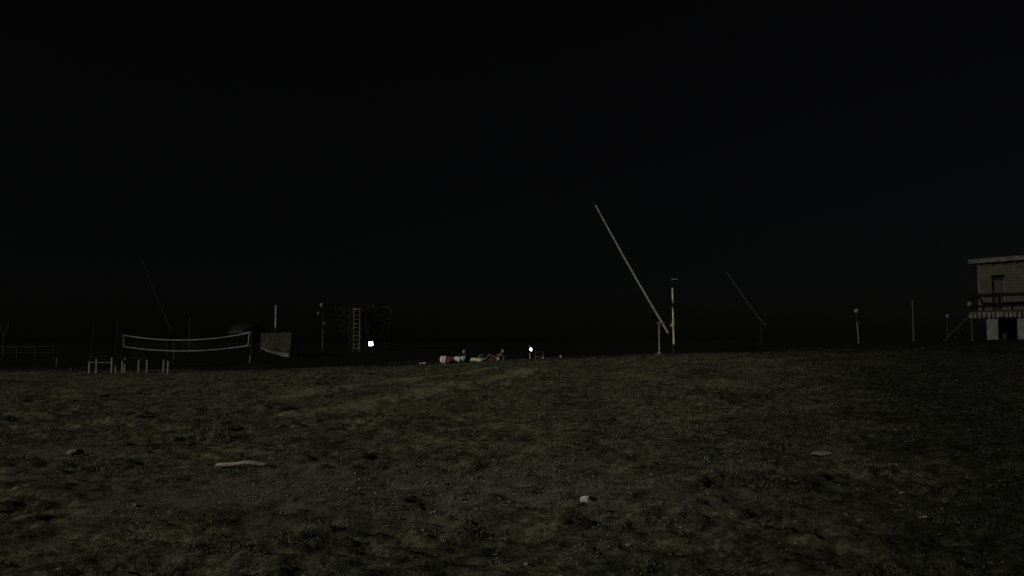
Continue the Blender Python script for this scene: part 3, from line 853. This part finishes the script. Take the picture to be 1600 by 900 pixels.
# railing
ra = None
for zr_, hgt, dep in ((zd + .74, .20, .07), (zd + .18, .13, .06)):
    bbox('hand_rail', -.02, WL, .03, .03 + dep, zr_, zr_ + hgt, M['black'], bev=.01)
u = .0
while u < WL:
    bbox('rail_post', u, u + .08, .105, .185, zd, zd + .84, M['black'], bev=.01); u += 1.45
bbox('hand_rail', .0, .07, .19, v_f + .0, zd + .74, zd + .84, M['black'])
# pillars
def zg(u, v): q = bp(u, v, 0); return gz(q.x, q.y) - .12
for uc, wd in ((1.05, .58), (2.58, .60), (4.5, .66), (6.7, .66)):
    bbox('pillar', uc - wd / 2, uc + wd / 2, .20, .20 + wd, zg(uc, .4), zs + .055, M['pillar'], bev=.02)
bbox('corner_pole', .0, .09, .06, .15, zg(0, .1), zs + .055, mat('dull corner pole', (.022, .022, .02)))
bbox('under_wall', 0.5, WL, 2.2, 2.3, zg(3, 2.2), zd - .11, M['darkwood'])
# stairs going down to the left
st_n = 7; run = .2; zb_ = zg(-1.4, .5) + .1
for i in range(st_n):
    z = zd - (zd - zb_) * (i + 1) / (st_n + 1)
    bbox('step', -.02 - (i + 1) * run - .02, -.02 - i * run, .10, 1.0, z - .04, z, M['darkwood'], bev=.006)
for v in (.04, 1.05):
    a_ = bp(-.02, v, zs + .12); b_ = bp(-.02 - (st_n + .6) * run, v, zb_ - .06)
    c_ = (a_ + b_) / 2; dd = (a_ - b_); ln = dd.length; ex = dd.normalized(); ey = V; ez = ex.cross(ey).normalized()
    MB().box(c_, (ln, .05, .09), M4=Matrix((ex, ey, ez)).transposed(), bev=.01).build('stringer', M['stringer'], root)
# globe on the deck corner
gq = at(1516, 475, d0)
groot = thing('globe_lamp', (gq.x, gq.y, zd), 'unlit globe lamp on the left corner of the cabin deck', 'lamp')
gq = Vector((gq.x, gq.y + .05, gq.z))
MB().tube([(gq.x, gq.y, zd - .02), (gq.x, gq.y, gq.z - .1)], .03, 8).build('stem', M['dark'], groot)
MB().ball(gq, .14).build('globe', mat('dirty globe', (.085, .085, .08)), groot)
MB().tube([(gq.x, gq.y, gq.z - .16), (gq.x, gq.y, gq.z - .10)], .07, 10).build('collar', M['dark'], groot)

# ------------------------------------------------------------------ the group resting on the crest
def remesh(o, vox):
    r = o.modifiers.new('skin', 'REMESH'); r.mode = 'VOXEL'; r.voxel_size = vox; r.use_smooth_shade = True
    s = o.modifiers.new('smooth', 'SMOOTH'); s.factor = .5; s.iterations = 3
def chain(mb, pts):
    for i in range(len(pts) - 1):
        (a, ra), (b, rb) = pts[i], pts[i + 1]
        n = 4; a = Vector(a); b = Vector(b)
        mb.tube([a.lerp(b, k / n) for k in range(n + 1)], [ra + (rb - ra) * k / n for k in range(n + 1)], 12)
        mb.ball(a, ra * .99, 12, 8)
    mb.ball(pts[-1][0], pts[-1][1] * .99, 12, 8)
def person(loc, J, label, jacket, trousers, hood=None):
    P = {k: Vector(v) + Vector(loc) for k, v in J.items() if isinstance(v, tuple)}
    body = MB()
    chain(body, [(P['pelvis'], .13), (P['chest'], .14), (P['neck'], .055), (P['head'] - Vector((0, 0, .03)), .055)])
    body.ball(P['head'], .105, 16, 12, (.92, .86, 1.15))
    fd = Vector(J['face']).normalized()
    body.ball(P['head'] + fd * .095 - Vector((0, 0, .01)), .022, 8, 6)                      # nose
    body.ball(P['head'] + fd * .07 - Vector((0, 0, .07)), .04, 8, 6)                        # jaw
    sd_ = fd.cross(Vector((0, 0, 1)))
    for s in (-1, 1):
        body.ball(P['head'] + sd_ * .09 * s, .028, 8, 6, (.7, .7, 1.1))                     # ears
        a = 'l' if s < 0 else 'r'
        sh = P['chest'] + Vector((0, .17 * s, .06))
        chain(body, [(P['chest'], .1), (sh, .06), (P['elbow_' + a], .042), (P['hand_' + a], .03)])
        hd = (P['hand_' + a] - P['elbow_' + a]).normalized()
        side = hd.cross(Vector((0, 0, 1))).normalized()
        pc_ = P['hand_' + a] + hd * .05
        chain(body, [(P['hand_' + a], .03), (pc_, .034)])
        for f, ln in ((-.027, .06), (-.009, .075), (.009, .07), (.027, .055)):
            k0 = pc_ + side * f; k1 = k0 + hd * ln * .6; k2 = k1 + hd * ln * .4 - Vector((0, 0, .015))
            chain(body, [(k0, .010), (k1, .009), (k2, .008)])
        chain(body, [(P['hand_' + a] + side * .02, .012), (P['hand_' + a] + side * .055 + hd * .04, .009)])
        hp = P['pelvis'] + Vector((0, .09 * s, 0))
        chain(body, [(hp, .10), (P['knee_' + a], .058), (P['ankle_' + a], .042)])
        chain(body, [(P['ankle_' + a], .042), (P['ankle_' + a] + Vector((-.15, 0, -.02 + J.get('toe', 0))), .036)])
    b = body.build('person', M['skin']); b.data.transform(Matrix.Translation(-Vector(loc))); b.location = loc; b['_w'] = tuple(loc)
    remesh(b, .011); tag(b, label, 'person')
    jk = MB(); chain(jk, [(P['pelvis'], .145), (P['chest'], .158), (P['neck'] - Vector((0, 0, .02)), .075)])
    tr = MB(); chain(tr, [(P['pelvis'] - Vector((0, 0, .0)), .148), (P['pelvis'] + (P['chest'] - P['pelvis']) * .15, .14)])
    for s in (-1, 1):
        a = 'l' if s < 0 else 'r'
        sh = P['chest'] + Vector((0, .17 * s, .06))
        chain(jk, [(P['chest'], .115), (sh, .075), (P['elbow_' + a], .056), (P['elbow_' + a].lerp(P['hand_' + a], .9), .044)])
        hp = P['pelvis'] + Vector((0, .09 * s, 0))
        chain(tr, [(hp, .118), (P['knee_' + a], .075), (P['knee_' + a].lerp(P['ankle_' + a], .92), .06)])
        sh_ = MB(); chain(sh_, [(P['ankle_' + a] - Vector((-.03, 0, .015)), .05), (P['ankle_' + a] + Vector((-.16, 0, -.022 + J.get('toe', 0))), .046)])
        so2 = sh_.build('shoe', M['cloth_white'] if J.get('white_shoe') else M['cloth_dark'], b); remesh(so2, .012)
    o1 = jk.build('jacket', jacket, b); remesh(o1, .014)
    o2 = tr.build('trousers', trousers, b); remesh(o2, .014)
    hr = MB(); hr.ball(P['head'] - fd * .03 + Vector((0, 0, .035)), .112, 14, 10, (.95, .9, 1.0))
    if hood: hr.ball(P['head'] - fd * .05 - Vector((0, 0, .06)), .10, 12, 8)
    hr.build('hood' if hood else 'hair', hood or M['hair'], b)
    return b

dg = 45.0
c = at(727, 566, dg); za = gz(c.x, dg + .5)
person((c.x, dg + .5, za), dict(pelvis=(.02, 0, .13), chest=(.0, 0, .34), neck=(-.05, -.02, .47), head=(-.08, -.04, .59), face=(-.75, -.65, -.05),
       elbow_l=(-.22, -.20, .25), elbow_r=(-.22, .20, .25), hand_l=(-.38, -.05, .30), hand_r=(-.38, .07, .30),
       knee_l=(-.36, -.12, .36), knee_r=(-.36, .12, .36), ankle_l=(-.52, -.12, .07), ankle_r=(-.52, .12, .07)),
       'hunched person in a dark red hooded top sitting behind the white bag', M['cloth_dark'], M['cloth_dark'], hood=M['cloth_red'])
c = at(786, 565, dg); zb2 = gz(c.x, dg)
person((c.x, dg, zb2), dict(pelvis=(-.36, 0, .13), chest=(-.10, 0, .29), neck=(.0, -.01, .41), head=(.0, -.03, .53), face=(-.85, -.5, 0),
       elbow_l=(.10, -.21, .16), elbow_r=(.10, .21, .16), hand_l=(.02, -.25, .04), hand_r=(.02, .25, .04),
       knee_l=(-.72, -.12, .30), knee_r=(-.74, .12, .27), ankle_l=(-1.02, -.14, .07), ankle_r=(-1.04, .12, .07), white_shoe=True),
       'person in brown top and dusty red trousers leaning back on the grass', M['cloth_brown'], M['cloth_pink'])

# bundles in front
def bundle(name, px0, px1, yc, r, d, dz, m_end, m_body, label, cat, endfrac=.3, tilt=0.0):
    a = at(px0, yc, d); b = at(px1, yc + tilt, d); g0 = min(gz(a.x, d), gz(b.x, d)) - .02
    a.z = max(g0 + r, a.z); b.z = max(gz(b.x, d) - .02 + r * .8, b.z)
    root = thing(name, ((a.x + b.x) / 2, d, g0), label, cat)
    n = 16; vs = []
    prof = []
    for i in range(n + 1):
        t = i / n; prof.append((t, r * (min(1, math.sqrt(max(.02, 1 - (1 - min(t / .18, 1)) ** 2)))) * (1 - .35 * t ** 3)))
    def part(t0, t1, nm, mm, grow=0.0):
        mb = MB(); pts = []; rs = []
        for i in range(13):
            t = t0 + (t1 - t0) * i / 12
            q = a.lerp(b, t); q.z += .02 * math.sin(9 * t); q.y += .03 * math.sin(7 * t)
            rr = np.interp(t, [p_[0] for p_ in prof], [p_[1] for p_ in prof]); pts.append(q); rs.append(rr * (1 + .06 * math.sin(23 * t)) + grow)
        mb.tube(pts, rs, 18)
        rr_ = random.Random(7)
        mb.v = [tuple(Vector(v) + Vector((0, rr_.uniform(-.012, .012), rr_.uniform(-.012, .012)))) for v in mb.v]
        return mb.build(nm, mm, root)
    part(0, endfrac, 'end_section', m_end, .004); part(endfrac - .02, 1, 'body_section', m_body)
    return root
bundle('rolled_bedding', 687.5, 713, 566, .215, 44.2, 0, M['cloth_white'], M['cloth_pink'], 'fat bedding roll with a white end and dark red body', 'bedding', .38, -1)
bundle('cloth_bag', 728.5, 711, 562, .16, 44.0, 0, M['cloth_white'], M['cloth_white'], 'white tapered cloth bag between the bedding roll and the cream roll', 'bag', .5, -1)
bundle('rolled_mat', 735, 760, 563, .115, 44.5, 0, M['cloth_cream'], mat('yellowish cloth', (.30, .27, .18), .95, .2, 9, .25), 'long cream rolled mat in front of the leaning person', 'mat', .68, -.5)
bundle('rolled_blanket', 781, 764, 563, .11, 44.4, 0, M['cloth_white'], M['cloth_red'], 'small dark red rolled blanket with a white end beside the leaning person', 'blanket', .28, 0)

# dark bag leaning behind the mat
c = at(753, 566, 45.0); z0 = gz(c.x, 45.0) - .02
root = thing('duffel_bag', (c.x, 45.0, z0), 'dark grey bag slumped behind the cream rolled mat', 'bag')
gm = mat('grey bag cloth', (.06, .06, .064), .9, .3, 8, .3)
mb = MB(); mb.tube([(c.x - .28, 45.05, z0 + .16), (c.x - .18, 45.05, z0 + .19), (c.x, 45.05, z0 + .27), (c.x + .14, 45.05, z0 + .36), (c.x + .20, 45.05, z0 + .38)], [.05, .15, .17, .12, .03], 14)
mb.tube([(c.x - .2, 45.05, z0 + .10), (c.x + .2, 45.05, z0 + .12)], [.12, .12], 12)
o_ = mb.build('body', gm, root); remesh(o_, .016)
MB().tube([(c.x - .16, 44.93, z0 + .22), (c.x - .05, 44.87, z0 + .34), (c.x + .08, 44.93, z0 + .36)], .014, 8).build('strap', M['cloth_dark'], root)

# ------------------------------------------------------------------ tidy helper properties
for ob in bpy.data.objects:
    if '_w' in ob: del ob['_w']
